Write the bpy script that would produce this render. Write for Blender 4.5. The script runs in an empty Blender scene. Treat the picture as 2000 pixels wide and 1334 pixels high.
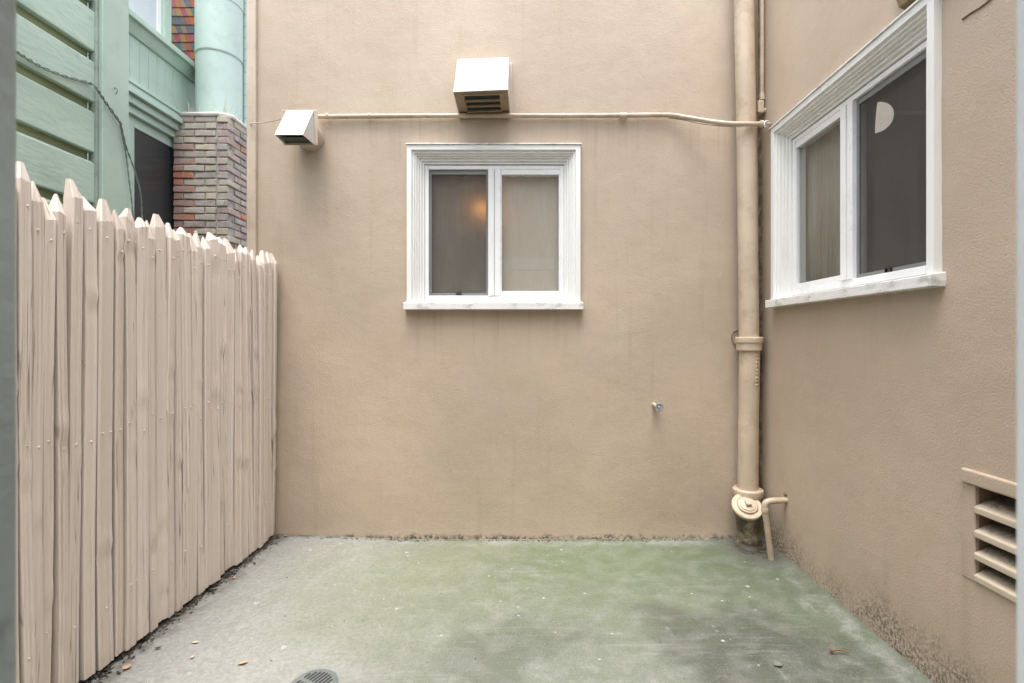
import bpy, bmesh, math, random
from mathutils import Vector, Matrix, noise
random.seed(7)
R = math.radians
sc = bpy.context.scene

# ------------------------------------------------------------------ camera
F, CX, CY, H, D = 950.0, 1030.0, 662.0, 1.3, 3.14      # photo pixels (2000 wide) and metres
cd = bpy.data.cameras.new('camera'); cam = bpy.data.objects.new('camera', cd)
sc.collection.objects.link(cam); sc.camera = cam
cam.location = (0, 0, H); cam.rotation_euler = (R(90), 0, 0)
cd.sensor_width = 36; cd.lens = 36 * F / 2000
cd.shift_x = -(CX - 1000) / 2000; cd.shift_y = (CY - 667) / 2000
cd.clip_start = 0.02; cd.clip_end = 400
cd.dof.use_dof = True; cd.dof.focus_distance = 2.9; cd.dof.aperture_fstop = 4.0

# ------------------------------------------------------------------ light
LDIR = Vector((0.07, 0.23, -1.0)).normalized()
w = bpy.data.worlds.new('World'); sc.world = w; w.use_nodes = True
nt = w.node_tree; nt.nodes.clear()
sky = nt.nodes.new('ShaderNodeTexSky'); sky.sky_type = 'NISHITA'; sky.sun_disc = False
sky.sun_elevation = math.asin(-LDIR.z); sky.sun_rotation = math.atan2(-LDIR.x, -LDIR.y)
sky.air_density = 1.0; sky.dust_density = 4.0; sky.ozone_density = 1.0
hs = nt.nodes.new('ShaderNodeHueSaturation'); hs.inputs['Saturation'].default_value = 0.36   # overcast
bg = nt.nodes.new('ShaderNodeBackground'); bg.inputs['Strength'].default_value = 0.15
wo = nt.nodes.new('ShaderNodeOutputWorld')
nt.links.new(sky.outputs[0], hs.inputs['Color']); nt.links.new(hs.outputs[0], bg.inputs[0]); nt.links.new(bg.outputs[0], wo.inputs[0])
sd = bpy.data.lights.new('sun', 'SUN'); sd.energy = 0.9; sd.angle = R(40); sd.color = (1, .98, .95)
sun = bpy.data.objects.new('sun', sd); sc.collection.objects.link(sun)
sun.rotation_euler = LDIR.to_track_quat('-Z', 'Y').to_euler(); sun.location = (0, 0, 12)
vs = sc.view_settings; vs.view_transform = 'Standard'; vs.look = 'None'; vs.exposure = 1.74; vs.gamma = 1; vs.use_curve_mapping = False

cy = sc.cycles
cy.max_bounces = 6; cy.diffuse_bounces = 3; cy.glossy_bounces = 2; cy.transmission_bounces = 2; cy.transparent_max_bounces = 8
cy.caustics_reflective = False; cy.caustics_refractive = False; cy.use_adaptive_sampling = True; cy.adaptive_threshold = .02

# ------------------------------------------------------------------ helpers
C = sc.collection
def at(px, py, Y): return Vector(((px - CX) / F * Y, Y, H - (py - CY) / F * Y))
def atX(px, py, X):
    Y = X * F / (px - CX); return Vector((X, Y, H - (py - CY) / F * Y))
def tag(o, label=None, cat=None, group=None, kind=None):
    if label: o['label'] = label
    if cat: o['category'] = cat
    if group: o['group'] = group
    if kind: o['kind'] = kind
    return o
def empty(name, loc=(0, 0, 0), rz=0):
    o = bpy.data.objects.new(name, None); C.objects.link(o); o.location = loc; o.rotation_euler = (0, 0, rz); o.empty_display_size = .1
    return o
def fbm(x, y, z, n=3):
    s, a, t = 0, 1, 0
    for i in range(n):
        s += a * noise.noise(Vector((x, y, z)) * 2 ** i); t += a; a *= .5
    return s / t
class MB:
    def __init__(s): s.v = []; s.f = []
    def add(s, vs, fs):
        b = len(s.v); s.v += [tuple(p) for p in vs]; s.f += [tuple(b + i for i in f) for f in fs]; return s
    def box(s, x0, x1, y0, y1, z0, z1):
        p = [(x0,y0,z0),(x1,y0,z0),(x1,y1,z0),(x0,y1,z0),(x0,y0,z1),(x1,y0,z1),(x1,y1,z1),(x0,y1,z1)]
        return s.add(p, [(0,3,2,1),(4,5,6,7),(0,1,5,4),(1,2,6,5),(2,3,7,6),(3,0,4,7)])
    def hexa(s, p):   # 8 points in box order
        return s.add(p, [(0,3,2,1),(4,5,6,7),(0,1,5,4),(1,2,6,5),(2,3,7,6),(3,0,4,7)])
    def rings(s, rs, cap=True, closed=True):
        n = len(rs[0]); b = len(s.v)
        for r in rs: s.v += [tuple(p) for p in r]
        for i in range(len(rs) - 1):
            for j in range(n if closed else n - 1):
                k = (j + 1) % n
                s.f.append((b + i*n + j, b + i*n + k, b + (i+1)*n + k, b + (i+1)*n + j))
        if cap:
            s.f.append(tuple(b + j for j in reversed(range(n)))); e = b + (len(rs) - 1) * n
            s.f.append(tuple(e + j for j in range(n)))
        return s
    def tube(s, pts, r, seg=12, cap=True):
        pts = [Vector(p) for p in pts]; rs = []; up = None
        for i, p in enumerate(pts):
            t = (pts[min(i + 1, len(pts) - 1)] - pts[max(i - 1, 0)]).normalized()
            if up is None: up = Vector((0, 0, 1)) if abs(t.z) < .9 else Vector((0, 1, 0))
            a = t.cross(up).normalized(); bq = a.cross(t).normalized(); up = bq
            rr = r[i] if isinstance(r, (list, tuple)) else r
            rs.append([p + a * rr * math.cos(2*math.pi*k/seg) + bq * rr * math.sin(2*math.pi*k/seg) for k in range(seg)])
        return s.rings(rs, cap)
    def lathe(s, c, axis, prof, seg=28):          # prof: (distance along the axis, radius)
        c = Vector(c); ax = Vector(axis).normalized()
        u = ax.cross(Vector((0, 0, 1)) if abs(ax.z) < .9 else Vector((0, 1, 0))).normalized(); q = ax.cross(u)
        return s.rings([[c + ax * d + (u * math.cos(2*math.pi*k/seg) + q * math.sin(2*math.pi*k/seg)) * r for k in range(seg)] for d, r in prof])
    def build(s, name, m, parent=None, smooth=False, bevel=0, autos=None):
        me = bpy.data.meshes.new(name); me.from_pydata(s.v, [], s.f); me.update()
        bm = bmesh.new(); bm.from_mesh(me); bmesh.ops.recalc_face_normals(bm, faces=bm.faces); bm.to_mesh(me); bm.free()
        if smooth:
            me.polygons.foreach_set('use_smooth', [True] * len(me.polygons))
            me.set_sharp_from_angle(angle=R(autos or 40))
        o = bpy.data.objects.new(name, me); C.objects.link(o)
        if m: me.materials.append(m)
        if parent: o.parent = parent
        if bevel:
            b = o.modifiers.new('bevel', 'BEVEL'); b.width = bevel; b.segments = 2; b.limit_method = 'ANGLE'; b.angle_limit = R(35)
        return o
def share(o, name, loc, parent, m=None, rot=None, scale=None):
    c = bpy.data.objects.new(name, o.data); C.objects.link(c); c.location = loc; c.parent = parent
    if rot: c.rotation_euler = rot
    if scale: c.scale = scale
    return c
def spline(pts, n=8):                              # Catmull-Rom through points
    P = [Vector(p) for p in pts]; P = [P[0]] + P + [P[-1]]; out = []
    for i in range(1, len(P) - 2):
        a, b, c, d = P[i-1:i+3]
        for k in range(n):
            t = k / n
            out.append(.5 * ((2*b) + (c - a)*t + (2*a - 5*b + 4*c - d)*t*t + (3*b - a - 3*c + d)*t**3))
    out.append(P[-2]); return out

# ------------------------------------------------------------------ materials
class NT:
    def __init__(s, name):
        s.m = bpy.data.materials.new(name); s.m.use_nodes = True; s.t = s.m.node_tree; s.t.nodes.clear()
        s.out = s.t.nodes.new('ShaderNodeOutputMaterial')
    def n(s, ty, **kw):
        x = s.t.nodes.new(ty)
        for k, v in kw.items(): setattr(x, k, v)
        return x
    def link(s, a, b): s.t.links.new(a, b)
    def put(s, sock, v):
        if hasattr(v, 'is_linked') or isinstance(v, bpy.types.NodeSocket): s.link(v, sock)
        elif isinstance(v, (tuple, list)) and len(v) == 3 and sock.type == 'RGBA': sock.default_value = (*v, 1)
        else: sock.default_value = v
    def pos(s): return s.n('ShaderNodeNewGeometry').outputs['Position']
    def obj(s): return s.n('ShaderNodeTexCoord').outputs['Object']
    def rand(s): return s.n('ShaderNodeObjectInfo').outputs['Random']
    def sep(s, v): x = s.n('ShaderNodeSeparateXYZ'); s.link(v, x.inputs[0]); return x.outputs
    def vscale(s, v, sc_, off=(0, 0, 0)):
        x = s.n('ShaderNodeMapping'); s.link(v, x.inputs[0]); x.inputs['Scale'].default_value = sc_; x.inputs['Location'].default_value = off; return x.outputs[0]
    def vadd(s, a, b): x = s.n('ShaderNodeVectorMath', operation='ADD'); s.put(x.inputs[0], a); s.put(x.inputs[1], b); return x.outputs[0]
    def noise(s, v, scale, detail=4, rough=.55, dist=0, col=False):
        x = s.n('ShaderNodeTexNoise'); s.link(v, x.inputs['Vector']); x.inputs['Scale'].default_value = scale; x.inputs['Detail'].default_value = detail
        x.inputs['Roughness'].default_value = rough; x.inputs['Distortion'].default_value = dist; return x.outputs['Color' if col else 'Fac']
    def voro(s, v, scale, feature='F1', rnd=1):
        x = s.n('ShaderNodeTexVoronoi', feature=feature); s.link(v, x.inputs['Vector']); x.inputs['Scale'].default_value = scale; x.inputs['Randomness'].default_value = rnd; return x.outputs
    def math(s, op, a, b=0, clamp=False):
        x = s.n('ShaderNodeMath', operation=op, use_clamp=clamp); s.put(x.inputs[0], a); s.put(x.inputs[1], b); return x.outputs[0]
    def rng(s, v, a, b, c=0, d=1, smooth=True):
        x = s.n('ShaderNodeMapRange', interpolation_type='SMOOTHSTEP' if smooth else 'LINEAR'); s.put(x.inputs[0], v)
        for i, q in enumerate((a, b, c, d)): x.inputs[i + 1].default_value = q
        return x.outputs[0]
    def mix(s, f, a, b, blend='MIX'):
        x = s.n('ShaderNodeMix', data_type='RGBA', blend_type=blend); s.put(x.inputs[0], f); s.put(x.inputs[6], a); s.put(x.inputs[7], b); return x.outputs[2]
    def ramp(s, f, stops, interp='LINEAR'):
        x = s.n('ShaderNodeValToRGB'); s.put(x.inputs[0], f); e = x.color_ramp; e.interpolation = interp
        while len(e.elements) < len(stops): e.elements.new(.5)
        for el, (p, c) in zip(e.elements, stops): el.position = p; el.color = (*c, 1)
        return x.outputs[0]
    def bump(s, h, strength, dist, nrm=None):
        x = s.n('ShaderNodeBump'); x.inputs['Strength'].default_value = strength; x.inputs['Distance'].default_value = dist; s.put(x.inputs['Height'], h)
        if nrm is not None: s.link(nrm, x.inputs['Normal'])
        return x.outputs[0]
    def pbr(s, col, rough=.6, nrm=None, metal=0, spec=.4, **kw):
        p = s.n('ShaderNodeBsdfPrincipled'); s.put(p.inputs['Base Color'], col); s.put(p.inputs['Roughness'], rough); s.put(p.inputs['Metallic'], metal)
        p.inputs['Specular IOR Level'].default_value = spec
        if nrm is not None: s.link(nrm, p.inputs['Normal'])
        for k, v in kw.items(): s.put(p.inputs[k.replace('_', ' ')], v)
        s.link(p.outputs[0], s.out.inputs[0]); return p
    def ell(s, v, c, r, warp=None, soft=.5):      # soft ellipse on the floor plan
        x = s.vscale(v if warp is None else s.vadd(v, warp), (1/r[0], 1/r[1], 0), (-c[0]/r[0], -c[1]/r[1], 0))
        l = s.n('ShaderNodeVectorMath', operation='LENGTH'); s.link(x, l.inputs[0]); return s.rng(l.outputs['Value'], 1 - soft, 1 + soft, 1, 0)
M = {}
def paint(name, c, var=.06, rough=.5, bumpS=.25, scale=30, dirt=None, dirt_amt=0, spec=.4, stretch=(1, 1, 1), chips=False, dlo=.5):
    t = NT(name); p = t.obj(); q = t.vscale(p, stretch)
    n1 = t.noise(q, 2.3, 3); n2 = t.noise(q, scale, 2, .6)
    lo = tuple(x * (1 - var * 2) for x in c); hi = tuple(min(1, x * (1 + var * 1.2)) for x in c)
    col = t.mix(t.rng(n1, .3, .7), lo, hi)
    if dirt:
        d = t.math('MULTIPLY', t.rng(t.noise(q, 7, 4, .7), dlo, dlo + .2), dirt_amt); col = t.mix(d, col, dirt)
    if chips:
        v = t.voro(p, 55); k = t.rng(t.noise(p, 60, 3), .67, .72); col = t.mix(k, col, (.12, .13, .11))
    nrm = t.bump(n2, bumpS, .004)
    t.pbr(col, t.rng(n2, .2, .8, rough - .08, rough + .1), nrm, spec=spec); M[name] = t.m; return t.m

STUC = (.484, .392, .302)
def stucco(name, mold_axis=None):
    t = NT(name); p = t.pos(); xyz = t.sep(p)
    big = t.noise(p, .9, 3, .5); mid = t.noise(p, 5, 3, .6); fine = t.noise(p, 135, 2, .7); fine2 = t.noise(p, 300, 1, .6)
    col = t.mix(t.rng(big, .3, .7), tuple(x * .91 for x in STUC), tuple(x * 1.07 for x in STUC))
    col = t.mix(t.math('MULTIPLY', t.rng(mid, .45, .75), .28), col, (.40, .31, .215))
    # rain streaks: narrow, vertical
    st = t.noise(t.vscale(p, (9, 9, .55)), 1.6, 4, .6); col = t.mix(t.math('MULTIPLY', t.rng(st, .56, .75), .24), col, (.30, .24, .17))
    z = xyz['Z']
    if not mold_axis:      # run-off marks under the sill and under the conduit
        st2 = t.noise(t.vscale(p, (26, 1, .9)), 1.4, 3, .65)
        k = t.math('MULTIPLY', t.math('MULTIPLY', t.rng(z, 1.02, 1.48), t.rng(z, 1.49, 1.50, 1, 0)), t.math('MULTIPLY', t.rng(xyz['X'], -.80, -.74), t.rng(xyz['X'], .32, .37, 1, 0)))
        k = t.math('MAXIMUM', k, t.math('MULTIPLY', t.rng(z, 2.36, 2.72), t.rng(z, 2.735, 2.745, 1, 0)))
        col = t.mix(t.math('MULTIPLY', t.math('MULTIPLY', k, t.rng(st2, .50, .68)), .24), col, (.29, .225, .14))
    # damp and mould creeping up from the floor
    hgt = t.math('ADD', z, t.math('MULTIPLY', t.math('SUBTRACT', t.noise(p, 3.2, 5, .65), .5), .34))
    damp = t.rng(hgt, .0, .42, 1, 0); col = t.mix(t.math('MULTIPLY', damp, .30), col, (.33, .27, .20))
    spots = t.rng(t.noise(t.vscale(p, (1, 1, .75)), 95, 3, .8), .44, .58)
    if mold_axis == 'X':
        band = t.rng(hgt, .03, .26, 1, 0); amt = t.math('MULTIPLY', t.math('MULTIPLY', band, t.math('MAXIMUM', spots, t.rng(hgt, -.06, .09, .75, 0))), t.rng(t.noise(p, 3.7, 3), .34, .62, .35, .95))
    else:
        h2 = t.math('ADD', z, t.math('MULTIPLY', t.math('SUBTRACT', t.noise(p, 14, 5, .7), .5), .10))
        band = t.rng(h2, .010, .05, 1, 0); amt = t.math('MULTIPLY', t.math('MULTIPLY', band, t.rng(t.noise(p, 40, 3, .7), .40, .58)), .9)
    col = t.mix(amt, col, (.055, .05, .04))
    if mold_axis == 'X':    # blotchy dark line where the wing meets the rear wall
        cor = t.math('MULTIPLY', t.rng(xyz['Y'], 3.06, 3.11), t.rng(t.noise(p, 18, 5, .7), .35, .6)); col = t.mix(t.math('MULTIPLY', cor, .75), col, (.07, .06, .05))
    h = t.math('ADD', t.math('MULTIPLY', fine, 1.0), t.math('MULTIPLY', fine2, .35))
    h = t.math('ADD', h, t.math('MULTIPLY', t.noise(p, 9, 2), 1.6))
    t.pbr(col, t.rng(fine, .3, .7, .50, .66), t.bump(h, .5, .0042), spec=.35); M[name] = t.m
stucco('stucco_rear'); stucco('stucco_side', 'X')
paint('tan_metal', (.52, .43, .34), .05, .38, .10, 18, (.28, .2, .12), .30, spec=.5)
paint('hood_metal', (.57, .55, .52), .04, .36, .15, 14, (.42, .34, .25), .35, spec=.55)
paint('tan_pipe', (.54, .44, .33), .07, .38, .35, 22, (.30, .22, .14), .45, spec=.5, dlo=.47)
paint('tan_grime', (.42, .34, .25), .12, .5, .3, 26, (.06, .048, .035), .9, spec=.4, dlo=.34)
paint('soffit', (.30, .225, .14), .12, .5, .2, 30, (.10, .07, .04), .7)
paint('white_trim', (.76, .765, .745), .02, .45, .02, 30, (.50, .47, .37), .18, stretch=(5, 5, .35))
paint('white_sill', (.78, .78, .76), .04, .45, .2, 40, (.16, .15, .13), .50, stretch=(1, 1, 2))
paint('vinyl', (.80, .815, .82), .02, .32, .04, 8, (.4, .38, .34), .12, spec=.5)
paint('green', (.43, .56, .475), .06, .42, .7, 42, (.26, .36, .29), .5, spec=.45, stretch=(1, .35, 1))
paint('green_smooth', (.445, .57, .49), .04, .4, .12, 24, (.27, .36, .3), .25, spec=.45)
paint('green_caulk', (.36, .45, .38), .15, .6, 1.2, 60, (.14, .17, .13), .6)
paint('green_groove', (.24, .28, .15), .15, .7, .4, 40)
paint('green_flue', (.46, .58, .53), .03, .38, .10, 20, (.28, .38, .33), .3, spec=.5)
paint('jamb_grey', (.34, .40, .40), .10, .45, .6, 40, (.09, .1, .095), .5)
paint('jamb_white', (.66, .70, .71), .03, .4, .15, 30)
paint('soil', (.035, .028, .02), .25, .95, 1.5, 60)
paint('ground', (.10, .085, .06), .2, .95, 1.0, 8)
paint('mortar', (.40, .37, .335), .14, .9, 1.2, 70, (.08, .07, .065), .8)
paint('pale_mortar', (.52, .49, .45), .10, .9, 1.0, 60, (.25, .22, .2), .5)
paint('dark_metal', (.02, .02, .018), .1, .7, .1)
paint('black', (.012, .012, .012), .1, .6, .1)
paint('galvanised', (.45, .48, .50), .1, .35, .3, 40, (.1, .1, .1), .5, spec=.6)
paint('drain_grey', (.15, .165, .16), .08, .5, .4, 60, (.2, .22, .2), .5)
paint('wood_dark', (.20, .145, .07), .15, .7, .5, 40, (.06, .045, .03), .6)
paint('cable', (.19, .23, .20), .15, .55, .4, 80)
paint('cable_tan', (.50, .42, .33), .1, .5, .2, 60)
paint('leaf_tan', (.55, .36, .22), .15, .7, .4, 60, (.3, .16, .08), .5)
paint('leaf_pale', (.58, .50, .38), .1, .7, .4, 60, (.35, .25, .15), .4)
paint('leaf_grey', (.16, .17, .14), .15, .7, .4, 60, (.3, .3, .27), .5)
paint('leaf_brown', (.17, .085, .045), .2, .8, .4, 60)
paint('debris', (.07, .06, .045), .3, .9, .4, 60)
paint('room_beige', (.36, .33, .29), .05, .9, .1, 10)
paint('room_brown', (.19, .125, .08), .12, .8, .1, 10)
paint('shade_white', (.72, .76, .79), .02, .6, .05, 10)
paint('weed', (.55, .53, .44), .1, .8, .1, 40)
paint('blackplastic', (.02, .022, .025), .1, .4, .1)

def fence_mat():
    t = NT('fence_paint'); p = t.obj(); r = t.rand()
    q = t.vscale(p, (1, 14, .55)); off = t.n('ShaderNodeCombineXYZ'); t.link(t.math('MULTIPLY', r, 37), off.inputs[0]); t.link(t.math('MULTIPLY', r, 11), off.inputs[2])
    q = t.vadd(q, off.outputs[0]); gr = t.noise(q, 5, 6, .62); gr2 = t.noise(t.vscale(q, (1, 2.6, 1)), 9, 4, .6); sm = t.noise(p, 9, 5, .6)
    base = t.mix(r, (.69, .60, .525), (.75, .665, .59))
    col = t.mix(t.math('MULTIPLY', t.rng(sm, .4, .7), .2), base, (.63, .545, .465))
    cn_ = t.noise(t.vadd(t.vscale(p, (2, 60, .8)), off.outputs[0]), 1.0, 2, .5); crack = t.rng(t.math('ABSOLUTE', t.math('SUBTRACT', cn_, .5)), .002, .012, 1, 0)
    crack = t.math('MULTIPLY', crack, t.rng(t.noise(t.vadd(t.vscale(p, (1, 8, .7)), off.outputs[0]), 1.6, 2), .50, .60)); col = t.mix(t.math('MULTIPLY', crack, .75), col, (.18, .125, .08))
    knot = t.rng(t.noise(t.vscale(p, (1, 1, .5)), 26, 3, .7), .70, .76); col = t.mix(t.math('MULTIPLY', knot, .5), col, (.24, .17, .11))
    h = t.math('SUBTRACT', t.math('MULTIPLY', gr, t.rng(r, .0, 1.0, .35, 1.3, False)), t.math('MULTIPLY', crack, .8)); h = t.math('ADD', h, t.math('MULTIPLY', gr2, .3)); nr = t.bump(h, .34, .005); nr = t.bump(t.noise(p, 70, 3), .18, .003, nr)
    t.pbr(col, .46, nr, spec=.42); M['fence'] = t.m
fence_mat()

def brick_mat(name, stops, ov=.65):
    t = NT(name); r = t.rand(); p = t.pos(); b = t.ramp(r, stops)
    n = t.noise(p, 14, 5, .7); col = t.mix(t.math('MULTIPLY', t.rng(n, .36, .64), ov), b, (.50, .455, .40))
    col = t.mix(t.math('MULTIPLY', t.rng(t.noise(p, 24, 4, .7), .60, .72), .8), col, (.07, .06, .055))
    col = t.mix(t.math('MULTIPLY', t.rng(t.noise(p, 4.5, 4, .65), .42, .66), .55), col, (.30, .265, .245))
    t.pbr(col, .9, t.bump(t.noise(p, 90, 4, .7), .8, .006), spec=.2); M[name] = t.m
brick_mat('brick_red', [(0, (.46, .13, .075)), (.4, (.50, .19, .12)), (.7, (.43, .22, .17)), (1, (.38, .25, .22))], .3)
brick_mat('brick_cream', [(0, (.52, .44, .33)), (.4, (.47, .41, .33)), (.7, (.42, .36, .32)), (1, (.55, .47, .34))])
brick_mat('brick_mauve', [(0, (.36, .31, .29)), (.4, (.32, .29, .28)), (.7, (.42, .27, .24)), (.9, (.20, .21, .23)), (1, (.42, .37, .32))])
def shingle_mat():
    t = NT('shingle'); r = t.rand(); p = t.pos()
    b = t.ramp(r, [(0, (.32, .10, .06)), (.16, (.24, .17, .13)), (.32, (.33, .20, .08)), (.46, (.11, .12, .14)), (.6, (.30, .08, .12)), (.74, (.10, .15, .16)), (.86, (.36, .13, .05)), (1, (.18, .15, .12))], 'CONSTANT')
    col = t.mix(t.math('MULTIPLY', t.rng(t.noise(p, 40, 4), .4, .7), .4), b, (.2, .17, .16)); t.pbr(col, .85, t.bump(t.noise(p, 120, 3), .5, .004), spec=.2); M['shingle'] = t.m
shingle_mat()

def glass(name, tint, gloss=.11, rough=.01):
    t = NT(name); tr = t.n('ShaderNodeBsdfTransparent'); tr.inputs[0].default_value = (*tint, 1)
    gl = t.n('ShaderNodeBsdfGlossy'); gl.inputs['Roughness'].default_value = rough; gl.inputs[0].default_value = (.9, .93, .95, 1)
    lw = t.n('ShaderNodeLayerWeight'); fr = t.math('ADD', t.math('MULTIPLY', t.math('POWER', lw.outputs['Facing'], 5), .9), .022); mx = t.n('ShaderNodeMixShader')
    t.link(t.math('ADD', fr, gloss, True), mx.inputs[0]); t.link(tr.outputs[0], mx.inputs[1]); t.link(gl.outputs[0], mx.inputs[2])
    ds_ = t.n('ShaderNodeBsdfDiffuse'); ds_.inputs[0].default_value = (.55, .55, .52, 1); m2 = t.n('ShaderNodeMixShader'); sm = t.noise(t.vscale(t.obj(), (9, 9, 1.3)), 2.2, 4, .7)
    t.link(t.rng(sm, .42, .74, .008, .085), m2.inputs[0]); t.link(mx.outputs[0], m2.inputs[1]); t.link(ds_.outputs[0], m2.inputs[2]); t.link(m2.outputs[0], t.out.inputs[0]); M[name] = t.m
glass('glass', (.97, .975, .97), .03); glass('glass_sheer', (.9, .9, .88), .03, .02)
def screen():
    t = NT('screen'); tr = t.n('ShaderNodeBsdfTransparent'); df = t.n('ShaderNodeBsdfDiffuse'); df.inputs[0].default_value = (.13, .122, .11, 1)
    n = t.noise(t.vscale(t.obj(), (1, 1, .4)), 6, 4); mx = t.n('ShaderNodeMixShader'); t.link(t.rng(n, .3, .7, .30, .40), mx.inputs[0]); t.link(tr.outputs[0], mx.inputs[1]); t.link(df.outputs[0], mx.inputs[2]); t.link(mx.outputs[0], t.out.inputs[0]); M['screen'] = t.m
screen()
def film(name, c, tr_, w_):
    t = NT(name); a = t.n('ShaderNodeBsdfDiffuse'); b = t.n('ShaderNodeBsdfTranslucent'); a.inputs[0].default_value = (*c, 1); b.inputs[0].default_value = (*tr_, 1)
    mx = t.n('ShaderNodeMixShader'); mx.inputs[0].default_value = w_; t.link(a.outputs[0], mx.inputs[1]); t.link(b.outputs[0], mx.inputs[2]); t.link(mx.outputs[0], t.out.inputs[0]); M[name] = t.m
film('blind', (.61, .545, .465), (.85, .72, .52), .2); film('curtain', (.47, .425, .37), (.3, .22, .15), .2)
def emit(name, c, s_):
    t = NT(name); e = t.n('ShaderNodeEmission'); e.inputs[0].default_value = (*c, 1); e.inputs[1].default_value = s_; t.link(e.outputs[0], t.out.inputs[0]); M[name] = t.m
emit('bulb', (1, .50, .18), 13); emit('globe', (1, .90, .80), .33); emit('glint', (1, .7, .35), 6)

def concrete():
    t = NT('concrete'); p = t.pos(); xyz = t.sep(p)
    wv = t.n('ShaderNodeVectorMath', operation='SCALE'); cn = t.n('ShaderNodeVectorMath', operation='SUBTRACT'); t.link(t.noise(p, 1.7, 5, .6, col=True), cn.inputs[0]); cn.inputs[1].default_value = (.5, .5, .5)
    t.link(cn.outputs[0], wv.inputs[0]); wv.inputs['Scale'].default_value = .9; W = wv.outputs[0]
    n1 = t.noise(p, 2.0, 3, .6); n2 = t.noise(p, 9, 4, .65); n3 = t.noise(p, 55, 2, .7)
    col = t.mix(t.rng(n1, .35, .65), (.195, .20, .18), (.245, .248, .228))
    pale = t.ell(p, (-1.35, 2.4), (.62, 1.15), W, .45); col = t.mix(t.math('MULTIPLY', pale, .75), col, (.37, .37, .35))
    for c, r, a, g in (((-.35, 2.80), (.85, .45), .75, (.170, .192, .105)), ((.65, 2.85), (.75, .45), .88, (.108, .148, .066)), ((1.2, 2.3), (.42, .95), .85, (.068, .094, .048)), ((-.25, 2.35), (.9, .40), .7, (.165, .188, .118)), ((.5, 2.4), (.75, .45), .75, (.118, .145, .086)), ((.35, 1.85), (.9, .35), .55, (.128, .152, .108))):
        col = t.mix(t.math('MULTIPLY', t.ell(p, c, r, W, .55), a), col, g)
    for c, r, a in (((.82, 2.16), (.36, .24), .80), ((1.02, 1.86), (.34, .26), .72), ((-.08, 2.02), (.40, .10), .48), ((-.2, 1.75), (.7, .10), .30)):
        k = t.math('MULTIPLY', t.ell(p, c, r, W, .40), t.math('MULTIPLY', t.rng(n2, .25, .6, .75, 1), a)); col = t.mix(k, col, (.050, .056, .042))
    col = t.mix(t.math('MULTIPLY', t.rng(n2, .40, .66), .25), col, (.27, .272, .25))
    scuff = t.math('MULTIPLY', t.rng(t.noise(t.vscale(p, (1, .7, 1)), 4.2, 8, .78), .585, .70), .5); col = t.mix(scuff, col, (.36, .36, .34))
    edge = t.math('MAXIMUM', t.rng(xyz['Y'], 2.98, 3.10), t.math('MULTIPLY', t.rng(xyz['X'], 1.36, 1.42), t.rng(xyz['X'], 1.44, 1.49, 1, 0)))
    col = t.mix(t.math('MULTIPLY', edge, t.rng(t.noise(p, 6, 5, .7), .38, .66, 0, .75)), col, (.32, .33, .305))
    # paint drips
    for vs_, mx_, lo, hi, ns in ((7, .17, .42, .58, 1.3), (24, .20, .47, .56, 2.7)):
        v = t.voro(t.vadd(p, t.n('ShaderNodeCombineXYZ').outputs[0]), vs_); cr = t.sep(v['Color'])[0]; thr = t.math('MULTIPLY', t.math('POWER', cr, 4), mx_)
        dd = t.math('ADD', t.math('SUBTRACT', v['Distance'], thr), t.math('MULTIPLY', t.math('SUBTRACT', t.noise(p, 40, 1), .5), .06))
        dr = t.math('MULTIPLY', t.rng(dd, -.012, .010, 1, 0), t.rng(t.noise(p, ns, 2), lo, hi)); col = t.mix(t.math('MULTIPLY', dr, .75), col, (.48, .48, .45))
    sp = t.rng(t.noise(p, 130, 2, .6), .64, .72); col = t.mix(t.math('MULTIPLY', sp, .45), col, (.08, .085, .07))
    # dirt along the fence and walls
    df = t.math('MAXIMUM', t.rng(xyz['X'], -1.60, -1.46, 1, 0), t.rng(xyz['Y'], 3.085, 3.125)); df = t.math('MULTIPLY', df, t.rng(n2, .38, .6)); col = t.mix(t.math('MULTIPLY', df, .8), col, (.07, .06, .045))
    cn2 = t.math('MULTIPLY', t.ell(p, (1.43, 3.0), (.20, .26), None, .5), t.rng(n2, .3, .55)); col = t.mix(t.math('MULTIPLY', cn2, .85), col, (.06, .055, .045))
    col = t.mix(t.math('MULTIPLY', t.rng(n3, .35, .65), .30), col, (.10, .105, .088)); gr = t.noise(p, 210, 2, .8); col = t.mix(t.math('MULTIPLY', t.rng(gr, .52, .72), .34), col, (.40, .40, .375)); col = t.mix(t.math('MULTIPLY', t.rng(gr, .30, .46, 1, 0), .35), col, (.075, .08, .066))
    sw = t.noise(t.vscale(p, (2, 30, 1)), 1.5, 3, .6, 1.2); col = t.mix(t.math('MULTIPLY', t.rng(sw, .55, .72), .16), col, (.36, .36, .34))
    h = t.math('ADD', t.math('MULTIPLY', n2, 1.2), n3); t.pbr(col, t.rng(n2, .3, .7, .42, .68), t.bump(t.math('ADD', h, t.math('MULTIPLY', gr, .5)), .45, .006), spec=.35); M['concrete'] = t.m
concrete()

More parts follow.
